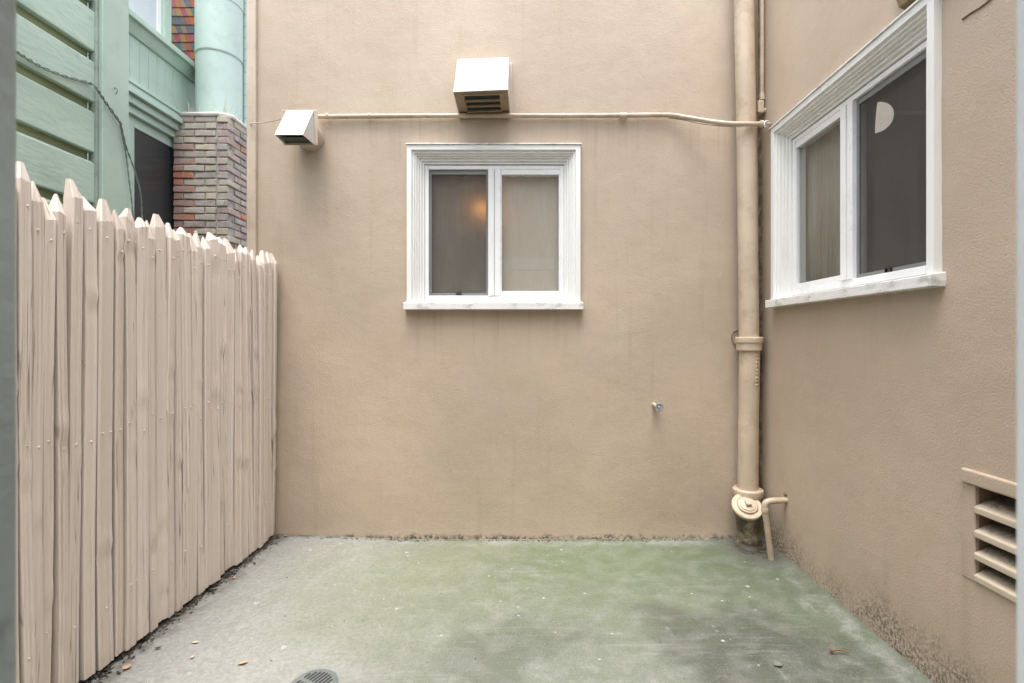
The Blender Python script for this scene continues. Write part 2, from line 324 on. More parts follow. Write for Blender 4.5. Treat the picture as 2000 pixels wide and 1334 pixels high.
# ------------------------------------------------------------------ ground and courtyard floor
XR, XF = 1.49, -1.60
g = MB().box(-80, 80, -80, 80, -.5, -.06).build('ground', M['ground']); tag(g, kind='structure')
def fz(x, y):
    z = .012 + .028 * max(0, min(1, (-.7 - x) / .9)) + .008 * max(0, min(1, (x - .6) / .9)) + .006 * fbm(x * .9, y * .9, 3)
    z -= .02 * math.exp(-((x + .8) ** 2 + (y - 1.83) ** 2) / .18)
    k = max(0, (x - 1.36) / .13); z += .028 * k * k
    return z
mb = MB(); nx, ny = 64, 90; x0, x1, y0, y1 = -1.62, 1.52, -1.25, 3.16
for j in range(ny + 1):
    for i in range(nx + 1):
        x = x0 + (x1 - x0) * i / nx; y = y0 + (y1 - y0) * j / ny
        if i == 0: x += .03 * fbm(5, y * 5, 1)
        mb.v.append((x, y, fz(x, y)))
for j in range(ny):
    for i in range(nx): a = j * (nx + 1) + i; mb.f.append((a, a + 1, a + nx + 2, a + nx + 1))
fl = mb.build('courtyard_floor', M['concrete'], smooth=True); tag(fl, kind='structure')

# ------------------------------------------------------------------ the beige building round the court
bld = empty('stucco_building', (0, D, 0)); tag(bld, 'beige stucco building whose two walls with white windows enclose the concrete court', 'building')
INV = Matrix.Translation((0, -D, 0))
def inb(o):                       # keep world-space vertices while parented to the building
    o.parent = bld; o.matrix_parent_inverse = INV; return o
def wall_sheet(name, m, u0, u1, v0, v1, holes, fn, step=.045, amp=.004):
    def lines(a, b, extra):
        L = sorted(set([a, b] + extra)); out = []
        for p, q in zip(L, L[1:]):
            k = max(1, int(round((q - p) / step))); out += [p + (q - p) * i / k for i in range(k)]
        return out + [b]
    U = lines(u0, u1, [h for q in holes for h in q[:2]]); V = lines(v0, v1, [h for q in holes for h in q[2:]])
    mb = MB()
    for v in V:
        for u in U:
            d = amp * fbm(u * 1.7 + 9, v * 1.7, 4, 4) + .0015 * fbm(u * 9, v * 9, 2, 2) + .016 * math.exp(-max(v, 0) / .07) * (.7 + .5 * fbm(u * 3, 1, 1))
            mb.v.append(fn(u, v, d))
    n = len(U)
    for j in range(len(V) - 1):
        for i in range(n - 1):
            uc, vc = (U[i] + U[i+1]) / 2, (V[j] + V[j+1]) / 2
            if any(a < uc < b and c < vc < e for a, b, c, e in holes): continue
            mb.f.append((j*n + i, j*n + i + 1, (j+1)*n + i + 1, (j+1)*n + i))
    return inb(mb.build(name, m, smooth=True))
def wall_core(name, m, u0, u1, v0, v1, h, fn, t0=.012, t1=.18):
    a, b, c, e = h; mb = MB()
    for (p, q, r, s_) in ((u0, a, v0, v1), (b, u1, v0, v1), (a, b, v0, c), (a, b, e, v1)):
        pts = [fn(p, r, -t0), fn(q, r, -t0), fn(q, r, -t1), fn(p, r, -t1), fn(p, s_, -t0), fn(q, s_, -t0), fn(q, s_, -t1), fn(p, s_, -t1)]; mb.hexa(pts)
    return inb(mb.build(name, m))
fB = lambda u, v, d: (u, D - d, v)
fR = lambda u, v, d: (XR - d, u, v)
WH = 3.60
ZB, ZT = 1.487, 2.5415
CB, WB = -.216, 1.112                    # rear window centre X and width
CRY, WR = (2.918 + 1.748) / 2, 1.170     # wing window centre Y and width
hB = (CB - WB/2 + .03, CB + WB/2 - .03, ZB + .03, ZT - .03)
hR = (CRY - WR/2 + .03, CRY + WR/2 - .03, ZB + .03, ZT - .015)
VY0, VY1, VZ0, VZ1 = 1.26, 1.617, .50, .812
hV = (VY0, VY1, VZ0, VZ1)
XL = -1.79
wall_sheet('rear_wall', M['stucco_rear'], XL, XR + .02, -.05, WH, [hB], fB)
wall_sheet('side_wall', M['stucco_side'], -1.3, D + .01, -.05, WH, [hR, hV], fR, amp=.006)
wall_core('rear_wall_core', M['room_beige'], XL, XR + .02, -.05, WH, hB, fB)
mb = MB()
for p, q, r, s_ in ((-1.3, VY0, -.05, WH), (VY0, VY1, -.05, VZ0), (VY0, VY1, VZ1, WH), (VY1, hR[0], -.05, WH), (hR[0], hR[1], -.05, hR[2]), (hR[0], hR[1], hR[3], WH), (hR[1], D + 2, -.05, WH)):
    mb.hexa([fR(p, r, -.012), fR(q, r, -.012), fR(q, r, -.18), fR(p, r, -.18), fR(p, s_, -.012), fR(q, s_, -.012), fR(q, s_, -.18), fR(p, s_, -.18)])
inb(mb.build('side_wall_core', M['room_brown']))
inb(MB().box(-3.2, XR + .2, -1.5, -1.3, -.05, 4.05).build('sky_block_wall', M['stucco_rear']))  # unseen wall added behind the camera to block sky and fill pane reflections
inb(MB().box(XL - .012, at(503, 0, D).x, D - .022, D + .25, -.05, WH).build('corner_strip', M['tan_metal'], bevel=.006))
# rooms seen through the panes
def room(name, m, x0, x1, y0, y1, z0, z1, open_):
    t = .05; mb = MB()
    S = {'x0': (x0-t, x0, y0, y1, z0, z1), 'x1': (x1, x1+t, y0, y1, z0, z1), 'y0': (x0, x1, y0-t, y0, z0, z1), 'y1': (x0, x1, y1, y1+t, z0, z1), 'z0': (x0-t, x1+t, y0-t, y1+t, z0-t, z0), 'z1': (x0-t, x1+t, y0-t, y1+t, z1, z1+t)}
    for k, b in S.items():
        if k != open_: mb.box(*b)
    return inb(mb.build(name, m))
room('room', M['room_beige'], -1.5, 1.2, D + .185, D + 2.0, .3, 2.75, 'y0')
room('room', M['room_brown'], XR + .185, XR + 2.6, .9, 3.09, .3, 2.75, 'x0')

# windows: local x right, y into the wall, z up; the wall face is y = 0
def make_window(loc, rz, W_, zt, screen_right):
    hw = W_ / 2
    win = MB(); fi = .100; xo, zo0, zo1 = hw - fi, 1.548, zt - fi - .004; fw = .026; ya, yb = .045, .11
    win.box(-xo, -xo + fw, ya, yb, zo0, zo1).box(xo - fw, xo, ya, yb, zo0, zo1).box(-xo + fw, xo - fw, ya + .001, yb, zo1 - fw, zo1).box(-xo + fw, xo - fw, ya + .001, yb, zo0, zo0 + .036)
    o = win.build('window', M['vinyl'], bevel=.003); o.location = loc; o.rotation_euler = (0, 0, rz)
    o.parent = bld; o.matrix_parent_inverse = INV
    prof = [(0, .02), (0, -.030), (.031, -.030), (.033, -.016), (.036, -.014), (.0365, -.016), (.046, -.016), (.047, -.004), (.0575, -.004), (.0585, .010), (.069, .010), (.070, .022), (.072, .024), (.073, .022), (.083, .022), (.084, .036), (.0995, .036), (.0995, .10)]
    zs = 1.532
    rings = []
    for px_, pz in ((-1, 0), (-1, 1), (1, 1), (1, 0)):
        rings.append([((px_ * (hw - w_)), y_, (zt - w_) if pz else zs) for w_, y_ in prof])
    cas = MB().rings(rings, cap=False, closed=False).build('casing', M['white_trim'], o, bevel=.0015)
    MB().box(-hw - .006, hw + .006, -.038, .01, zt + .001, zt + .009).build('drip_cap', M['white_sill'], o, bevel=.002)
    s_ = MB().hexa([(-hw - .016, -.056, ZB), (hw + .016, -.056, ZB), (hw + .016, .045, ZB), (-hw - .016, .045, ZB), (-hw - .016, -.056, ZB + .044), (hw + .016, -.056, ZB + .044), (hw + .016, .045, ZB + .060), (-hw - .016, .045, ZB + .060)]).build('sill', M['white_sill'], o, bevel=.003)
    mu = MB().box(-.040, -.002, ya - .010, yb, zo0 + .036, zo1 - fw).box(.002, .040, ya - .004, yb, zo0 + .036, zo1 - fw).box(-.004, .004, ya + .004, yb - .01, zo0 + .036, zo1 - fw).build('mullion', M['vinyl'], o, bevel=.002)
    z0, z1 = zo0 + .036, zo1 - fw
    k = 1 if screen_right else -1
    def span(a, b): return (a, b) if a < b else (b, a)
    # glazed sash on one side
    a, b = span(-k * .040, -k * (xo - fw)); st, sb = .034, .030
    sash = MB().box(a, b, ya + .004, yb - .01, z1 - st, z1).box(a, b, ya + .004, yb - .01, z0, z0 + sb).box(a, a + .008, ya + .004, yb - .01, z0 + sb, z1 - st).box(b - .008, b, ya + .004, yb - .01, z0 + sb, z1 - st).build('sash', M['vinyl'], o, bevel=.002)
    MB().box(a + .008, b - .008, ya + .022, ya + .027, z0 + sb, z1 - st).build('pane', M['glass' if not screen_right else 'glass_sheer'], o)
    # insect screen in front of the other pane
    a, b = span(k * .040, k * (xo - fw))
    MB().box(a, b, ya + .05, ya + .055, z0, z1).build('pane', M['glass'], o)
    sf = .016
    MB().box(a, a + sf, ya + .016, ya + .028, z0, z1).box(b - sf, b, ya + .016, ya + .028, z0, z1).box(a + sf, b - sf, ya + .016, ya + .028, z1 - .03, z1).box(a + sf, b - sf, ya + .016, ya + .028, z0, z0 + .018).build('screen_frame', M['screen_frame'], o, bevel=.002)
    MB().box(a + sf, b - sf, ya + .021, ya + .0225, z0 + .018, z1 - .03).build('insect_screen', M['screen'], o)
    tx = (a + b) / 2
    MB().box(tx - .016, tx - .013, ya + .006, ya + .016, z0 + .002, z0 + .018).box(tx + .013, tx + .016, ya + .006, ya + .016, z0 + .002, z0 + .018).box(tx - .016, tx + .016, ya + .006, ya + .016, z0 + .018, z0 + .021).box(tx - .016, tx + .016, ya + .006, ya + .016, z0, z0 + .002).build('screen_tab', M['blackplastic'], o)
    return o
paint('screen_frame', (.20, .21, .205), .08, .5, .1)
w1 = make_window((CB, D, 0), 0, WB, ZT, False); w1['label'] = 'small white sliding window facing the court above the concrete'
w2 = make_window((XR, CRY, 0), R(-90), WR, 2.556, True); w2['label'] = 'white sliding window in the side wing seen at an angle'
# behind the rear window: a pale shade and a lamp glowing through it
sh = MB().add([(CB - .50, D + .115, 1.50), (CB + .50, D + .115, 1.50), (CB + .50, D + .115, 2.50), (CB - .50, D + .115, 2.50)], [(0, 1, 2, 3)]).build('window_shade', M['blind']); tag(sh, 'beige roller shade hanging behind both panes of the rear window', 'window shade')
lp = at(942, 414, D + .19)
lamp = empty('wall_lamp', lp); tag(lamp, 'warm glowing lamp inside the rear window near its mullion', 'lamp')
MB().lathe((0, 0, 0), (0, 0, 1), [(-.035, .004), (-.025, .024), (0, .034), (.025, .024), (.035, .004)], 16).build('bulb', M['bulb'], lamp, smooth=True)
MB().lathe((0, 0, 0), (0, 0, 1), [(.034, .012), (.06, .014), (.12, .012)], 12).build('socket', M['tan_metal'], lamp)
MB().tube([(0, 0, .11), (0, 0, .9)], .004, 6).build('cord', M['blackplastic'], lamp)
# behind the wing window: curtain and a round lamp
mb = MB(); pts = []
for i in range(90):
    yy = 2.87 - i * .0047; pts.append((XR + .13 + .010 * math.sin(i * .9) + .006 * math.sin(i * 2.3), yy))
mb.rings([[(x, y, 1.4) for x, y in pts], [(x, y, 2.6) for x, y in pts]], cap=False, closed=False)
cu = mb.build('curtain', M['curtain'], smooth=True); so = cu.modifiers.new('s', 'SOLIDIFY'); so.thickness = .002
tag(cu, 'beige grey pleated curtain behind the left pane of the side window', 'curtain')
gp = at(1712, 230, 2.62)
gl = empty('pendant_lamp', gp); tag(gl, 'pale half round lamp seen through the dark screen of the side window', 'lamp')
mb = MB(); prof = [(0, .078), (.02, .075), (.04, .066), (.058, .05), (.07, .03), (.075, .003)]
mb.lathe((0, 0, 0), (1, -.75, -.1), prof, 24).build('lamp_shade', M['globe'], gl, smooth=True)
MB().tube([(-.01, .01, .02), (-.02, .015, .10), (-.02, .015, 2.74 - gp.z)], .006, 8).build('hanging_rod', M['black'], gl)

# louvred opening low in the wing
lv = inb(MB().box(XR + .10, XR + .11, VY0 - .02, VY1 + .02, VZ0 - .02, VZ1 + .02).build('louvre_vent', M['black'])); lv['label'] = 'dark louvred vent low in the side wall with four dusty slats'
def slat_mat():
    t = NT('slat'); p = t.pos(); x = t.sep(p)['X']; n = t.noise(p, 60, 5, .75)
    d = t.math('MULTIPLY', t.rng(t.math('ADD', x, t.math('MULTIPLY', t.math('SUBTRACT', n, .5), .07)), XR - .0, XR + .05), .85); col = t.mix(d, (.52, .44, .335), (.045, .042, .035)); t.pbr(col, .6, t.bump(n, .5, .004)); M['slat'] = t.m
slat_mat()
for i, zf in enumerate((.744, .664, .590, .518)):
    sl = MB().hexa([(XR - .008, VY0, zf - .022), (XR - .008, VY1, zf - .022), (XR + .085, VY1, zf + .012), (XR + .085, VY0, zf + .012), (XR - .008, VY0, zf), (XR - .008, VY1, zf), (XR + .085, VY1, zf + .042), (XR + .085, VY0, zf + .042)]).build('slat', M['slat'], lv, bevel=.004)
q = MB().box(XR - .014, XR + .01, VY0 - .05, VY1 + .045, VZ1 + .002, VZ1 + .05).build('lintel', M['stucco_side'], lv, bevel=.006)
for ya_, yb_ in ((VY1 + .001, VY1 + .05), (VY0 - .05, VY0 - .001)): MB().box(XR - .003, XR + .03, ya_, yb_, VZ0 - .01, VZ1).build('surround', M['stucco_side'], lv, bevel=.005)
ck = inb(MB().tube(spline([atX(1879, 38, XR - .003), atX(1898, 24, XR - .003), atX(1915, 14, XR - .003), atX(1940, -6, XR - .003)], 5), .0028, 6).build('plaster_crack', M['wood_dark']))
inb(MB().tube(spline([at(1441, 644, D - .004), at(1432, 649, D - .003), at(1429, 660, D - .003), at(1433, 671, D - .003), at(1442, 676, D - .004)], 5), .0035, 6).build('plaster_crack', M['soffit']))
# ledge block above the wing window
lb = MB().hexa([(1.452, 1.30, 2.592), (XR, 1.30, 2.592), (XR, 1.916, 2.592), (1.452, 1.90, 2.592), (1.452, 1.30, 2.72), (XR, 1.30, 2.72), (XR, 1.95, 2.72), (1.452, 1.95, 2.72)]).build('wood_block', M['wood_dark'], bevel=.004)
tag(lb, 'weathered brown wooden block fixed above the side window at the top edge', 'wood block')

# ------------------------------------------------------------------ fixtures on the rear wall
hood = empty('exhaust_hood', (at(946, 0, D).x, D, 2.752)); tag(hood, 'large pale metal exhaust hood above the rear window', 'exhaust hood')
hw = .168; zt = .302
MB().hexa([(-hw + .006, -.255, .012), (hw - .006, -.255, .026), (hw, 0, .008), (-hw, 0, 0), (-hw + .008, -.09, zt), (hw - .006, -.09, zt + .012), (hw - .006, 0, zt + .016), (-hw + .008, 0, zt + .004)]).build('hood_shell', M['hood_metal'], hood, bevel=.002)
# recessed louvre panel under the hood
pl = lambda x, y: .012 - .012 * (y + .255) / .255 + .011 * (x + hw) / (2 * hw) - .002
def plate(x0, x1, y0, y1, za, zb): return MB().hexa([(x0, y0, pl(x0, y0) + za), (x1, y0, pl(x1, y0) + za), (x1, y1, pl(x1, y1) + za), (x0, y1, pl(x0, y1) + za), (x0, y0, pl(x0, y0) + zb), (x1, y0, pl(x1, y0) + zb), (x1, y1, pl(x1, y1) + zb), (x0, y1, pl(x0, y1) + zb)])
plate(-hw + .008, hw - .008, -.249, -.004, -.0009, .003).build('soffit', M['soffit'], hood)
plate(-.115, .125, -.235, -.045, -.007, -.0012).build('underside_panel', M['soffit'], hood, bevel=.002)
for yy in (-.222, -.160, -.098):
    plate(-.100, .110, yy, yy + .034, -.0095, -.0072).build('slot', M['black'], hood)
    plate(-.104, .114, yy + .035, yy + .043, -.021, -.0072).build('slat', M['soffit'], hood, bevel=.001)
MB().box(-hw - .012, hw + .012, -.006, .004, -.012, .328).build('wall_flange', M['tan_metal'], hood, bevel=.002)
for sx, sz in ((-.15, .321), (.15, .321)): MB().lathe((sx, -.006, sz), (0, -1, 0), [(0, .005), (.003, .004), (.004, .001)], 8).build('screw', M['galvanised'], hood)
MB().hexa([(-hw + .004, -.259, .011), (hw - .004, -.259, .025), (hw - .004, -.250, .025), (-hw + .004, -.250, .011), (-hw + .004, -.256, .024), (hw - .004, -.256, .038), (hw - .004, -.247, .038), (-hw + .004, -.247, .024)]).build('folded_hem', M['hood_metal'], hood, bevel=.001)
YV = 3.02
dv = empty('dryer_vent', (at(585, 0, YV).x, YV, 2.508)); tag(dv, 'small tan vent hood on a round duct at the upper left of the rear wall', 'dryer vent')
MB().box(-.114, .112, 0, .006, -.004, .216).build('back_plate', M['tan_metal'], dv, bevel=.002)
hv = .092; t_ = .003; zt = .208
MB().add([(-hv + .012, -.002, zt), (hv - .006, -.002, zt), (hv - .014, -.125, .008), (-hv + .002, -.125, .008), (-hv, -.002, 0), (hv, -.002, 0)], [(0, 1, 2, 3), (1, 5, 2), (0, 3, 4)]).build('hood_shell', M['hood_metal'], dv).modifiers.new('s', 'SOLIDIFY').thickness = .004
def mesh_screen(): 
    t = NT('vent_mesh'); p = t.obj(); b = t.n('ShaderNodeTexChecker'); t.link(p, b.inputs[0]); b.inputs['Scale'].default_value = 150; b.inputs[1].default_value = (.12, .14, .12, 1); b.inputs[2].default_value = (.03, .035, .03, 1); t.pbr(b.outputs[0], .5, metal=.3); M['vent_mesh'] = t.m
mesh_screen()
MB().box(-hv + .02, hv - .02, -.075, -.004, .012, .015).build('mesh_screen', M['vent_mesh'], dv)
MB().box(-hv + .005, hv - .005, -.003, -.001, .01, zt - .01).build('dark_opening', M['dark_metal'], dv)
MB().lathe((.022, .0, .083), (0, 1, 0), [(.004, .088), (.012, .088), (.014, .082), (.14, .082)], 28).build('duct', M['tan_metal'], dv, smooth=True)
for sx, sz in ((-.10, .205), (.10, .205), (-.10, .01), (.10, .01)):
    MB().lathe((sx, .001, sz), (0, -1, 0), [(0, .005), (.003, .004), (.004, .001)], 8).build('screw', M['galvanised'], dv)
# conduit across the wall, dipping past the drain stack
cz = lambda px, py, Y: at(px, py, Y)
cd_ = empty('wall_conduit', (0, D - .02, 2.74)); tag(cd_, 'long tan conduit running across the rear wall under the large hood', 'conduit')
def sub(o, root): o.parent = root; o.matrix_parent_inverse = root_inv(root); return o
def root_inv(root): return Matrix.Translation(root.location).inverted()
pth = [cz(619, 228, 3.112), cz(720, 227, 3.114), cz(900, 226, 3.113), cz(1100, 226, 3.114), cz(1217, 225.5, 3.112), cz(1305, 225, 3.108), cz(1340, 229.5, 3.075), cz(1385, 237, 3.01), cz(1425, 241.5, 2.972), cz(1460, 242.5, 2.965), cz(1486, 242, 2.968)]
sub(MB().tube(spline(pth, 8), .0145, 14).build('pipe', M['tan_pipe'], smooth=True), cd_)
for px in (722, 1217, 640, 1100):
    c = cz(px, 226.5, 3.113); big = px in (1217,)
    sub(MB().lathe(c, (1, 0, 0), [(-.022, .0150), (-.021, .020), (-.004, .020), (-.003, .0175), (.003, .0175), (.004, .020), (.021, .020), (.022, .015)] if big else [(-.008, .0148), (-.007, .0175), (.007, .0175), (.008, .0148)], 16).build('coupling' if big else 'strap', M['tan_pipe'], smooth=True), cd_)
c = cz(1488, 242, 2.968); sub(MB().lathe(c, (1, 0, 0), [(-.012, .016), (-.01, .022), (.004, .022), (.006, .010), (.05, .010)], 14).build('end_fitting', M['tan_metal'], smooth=True), cd_)
sub(MB().tube(spline([cz(1500, 236, 2.965), cz(1494, 238, 2.95), cz(1493, 246, 2.95), cz(1497, 247, 2.96)], 6), .004, 8).build('hook', M['white_trim'], smooth=True), cd_)
cb = MB().tube(spline([cz(1305, 230, 3.115), cz(1335, 234, 3.105), cz(1375, 242, 3.06), cz(1420, 246.5, 2.985), cz(1440, 247, 2.965), cz(1462, 246.5, 2.96)], 8), .0045, 8).build('sagging_cable', M['cable_tan'], smooth=True)
tag(cb, 'thin tan cable sagging just under the bent end of the long conduit', 'cable')
vc = empty('corner_conduit', at(1488, 210, 3.04)); tag(vc, 'narrow upright conduit with elbow box in the upper right corner beside the drain stack', 'conduit')
sub(MB().tube([at(1488, 195, 3.05), at(1488.5, -80, 3.05), at(1489, -400, 3.05)], .014, 12).build('pipe', M['tan_pipe'], smooth=True), vc)
p0 = at(1485, 207, 3.045)
sub(MB().box(p0.x - .022, p0.x + .018, p0.y - .02, p0.y + .02, p0.z - .05, p0.z + .03).build('elbow_box', M['tan_pipe'], bevel=.008), vc)
sub(MB().lathe((p0.x + .014, p0.y, p0.z - .03), (1, 0, 0), [(0, .016), (.02, .016), (.021, .021), (.034, .021), (.035, .014), (.06, .014)], 14).build('nut', M['tan_pipe'], smooth=True), vc)
sub(MB().lathe(at(1488, 193, 3.05), (0, 0, 1), [(-.01, .0145), (-.01, .019), (.03, .018), (.032, .0145)], 14).build('collar', M['tan_pipe'], smooth=True), vc)
th = MB().tube(spline([Vector((-1.812, 3.30, 2.70)), at(487.5, 243, 3.125), at(520, 239, 3.09), at(552, 232, 3.03)], 6), .003, 6).build('thin_wire', M['cable_tan'], smooth=True); tag(th, 'thin slack wire reaching the small vent hood from the left', 'wire')

# drain stack
ds = empty('drain_stack', (1.383, 3.04, 0)); tag(ds, 'tall tan cast iron drain pipe with round cleanout in the corner', 'drain pipe')
YP = 3.045; T = lambda px, py: at(px, py, YP)
sub(MB().tube([T(1451.5, -420), T(1452.5, 0), T(1457.5, 240), T(1463, 660)], .0585, 32).build('upper_pipe', M['tan_pipe'], smooth=True), ds)
sub(MB().lathe(T(1463, 684), (0, 0, 1), [(0, .062), (0, .074), (.045, .076), (.048, .081), (.066, .083), (.078, .082), (.082, .076), (.083, .058)], 36).build('coupling', M['tan_pipe'], smooth=True), ds)
sub(MB().tube([T(1464, 682), T(1462, 800), T(1460.5, 955)], .0605, 32).build('lower_pipe', M['tan_pipe'], smooth=True), ds)
for i in range(9):
    p = T(1469.5 + random.uniform(-.6, .6), 693 + i * 7.2); sub(MB().lathe((p.x, p.y - .0555, p.z), (0, -1, 0), [(-.006, .007 + .003 * random.random()), (.004, .006), (.007, .001)], 8).build('weld_bead', M['tan_pipe'], smooth=True), ds)
cx = T(1460.5, 960).x
sub(MB().lathe((cx, YP, T(0, 968).z), (0, 0, 1), [(-.06, .060), (-.045, .074), (.0, .078), (.004, .088), (.024, .092), (.042, .090), (.048, .082), (.046, .058)], 36).build('hub', M['tan_pipe'], smooth=True), ds)
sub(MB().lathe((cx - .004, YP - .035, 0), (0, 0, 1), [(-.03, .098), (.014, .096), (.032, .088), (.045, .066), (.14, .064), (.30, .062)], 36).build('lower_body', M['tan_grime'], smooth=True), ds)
ax = Vector((-.05, -.62, .78)).normalized(); ctr = at(1459, 989, 2.94); bs = Vector((cx - .012, YP - .02, .06)); dr_ = ctr - bs
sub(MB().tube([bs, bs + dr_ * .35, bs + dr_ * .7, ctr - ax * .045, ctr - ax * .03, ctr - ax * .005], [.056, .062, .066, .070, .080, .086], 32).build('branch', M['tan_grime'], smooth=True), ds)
cap = sub(MB().lathe(ctr, ax, [(-.012, .080), (-.010, .0885), (.004, .0885), (.009, .084), (.009, .062), (.004, .060)], 40).build('cleanout_rim', M['tan_pipe'], smooth=True), ds)
plug = sub(MB().lathe(ctr, ax, [(-.004, .058), (.014, .058), (.019, .054), (.019, .047), (.024, .045), (.026, .040)], 36).build('cleanout_plug', M['tan_pipe'], smooth=True), ds)
q = MB().box(-.016, .016, -.016, .016, 0, .022).build('plug_nut', M['tan_pipe'], bevel=.003); q.location = ctr + ax * .024 - ds.location; q.rotation_euler = ax.to_track_quat('Z', 'X').to_euler(); q.parent = ds
# condensate pipe
cp = empty('overflow_pipe', (1.40, 2.80, 0)); tag(cp, 'short bent tan pipe dropping from the side wall to the floor by the cleanout', 'pipe')
a0 = Vector((1.50, 2.80, .372)); b0 = Vector((1.366, 2.80, .366)); e0 = Vector((1.416, 2.815, -.01))
ptsA = [a0, b0 + Vector((.045, 0, .002)), b0 + Vector((.02, 0, -.002)), b0 + Vector((.004, 0, -.012)), b0 + Vector((0, 0, -.03)), b0 + Vector((.001, 0, -.055))]
sub(MB().tube(spline(ptsA, 5), .0175, 16).build('elbow', M['tan_pipe'], smooth=True), cp)
sub(MB().tube([b0 + Vector((.001, 0, -.05)), e0], .0165, 16).build('pipe', M['tan_pipe'], smooth=True), cp)
sub(MB().lathe(b0 + Vector((.001, 0, -.062)), (0, 0, 1), [(0, .016), (.001, .0195), (.022, .0195), (.023, .016)], 18).build('collar', M['tan_pipe'], smooth=True), cp)
sub(MB().lathe(a0 + Vector((-.012, -.0, .032)), (1, 0, 0), [(-.012, .003), (-.010, .008), (-.004, .009), (.02, .009)], 12).build('bracket_screw', M['wood_dark'], smooth=True), cp)
# capped stub of a hose tap
st = empty('capped_stub', (at(1279, 790, D).x, D, at(1279, 790, D).z)); tag(st, 'small galvanised pipe stub with flared cap sticking out of the rear wall', 'pipe stub')
axs = Vector((.25, -1, -.12)).normalized()
sub(MB().lathe(at(1277, 790, D), axs, [(-.03, .013), (.045, .013), (.046, .016), (.060, .016)], 14).build('stub_pipe', M['tan_pipe'], smooth=True), st)
sub(MB().lathe(at(1277, 790, D) + axs * .058, axs, [(0, .014), (.006, .03), (.012, .031), (.013, .022), (.008, .018), (.008, .008), (.018, .006)], 8).build('flared_cap', M['galvanised']), st)

# ------------------------------------------------------------------ stake fence
fe = empty('stake_fence', (XF, 2.2, 0)); tag(fe, 'tan painted fence of rough split stakes with pointed tops along the left', 'fence')
Z2 = lambda x: x / 2.668
lefts = [105, 172, 236, 290, 372, 440, 512, 592, 648, 712, 775, 818, 872, 918, 950, 998, 1030, 1064, 1100, 1143, 1184, 1225, 1260, 1292, 1324, 1348, 1373, 1402, 1424, 1447]
peaks = [45, 140, 228, 210, 135, 222, 235, 295, 285, 332, 348, 315, 360, 398, 385, 415, 402, 435, 410, 435, 445, 495, 475, 487, 502, 530, 505, 510, 520]
Yof = lambda px: -XF * F / (CX - px)
spans = []
for i in range(len(peaks)):
    ya, yb = Yof(Z2(lefts[i])), Yof(Z2(lefts[i+1])); xm = Z2((lefts[i] + lefts[i+1]) / 2)
    zz = H + (CY - (300 + Z2(peaks[i]))) / F * Yof(xm)
    spans.append((ya, yb, zz))
y = spans[0][0]
for k in range(13):                                 # the fence goes on towards the doorway, hidden by the jamb
    wd = random.uniform(.05, .075); spans.insert(0, (y - wd, y, random.uniform(1.80, 1.88))); y -= wd
nail = None
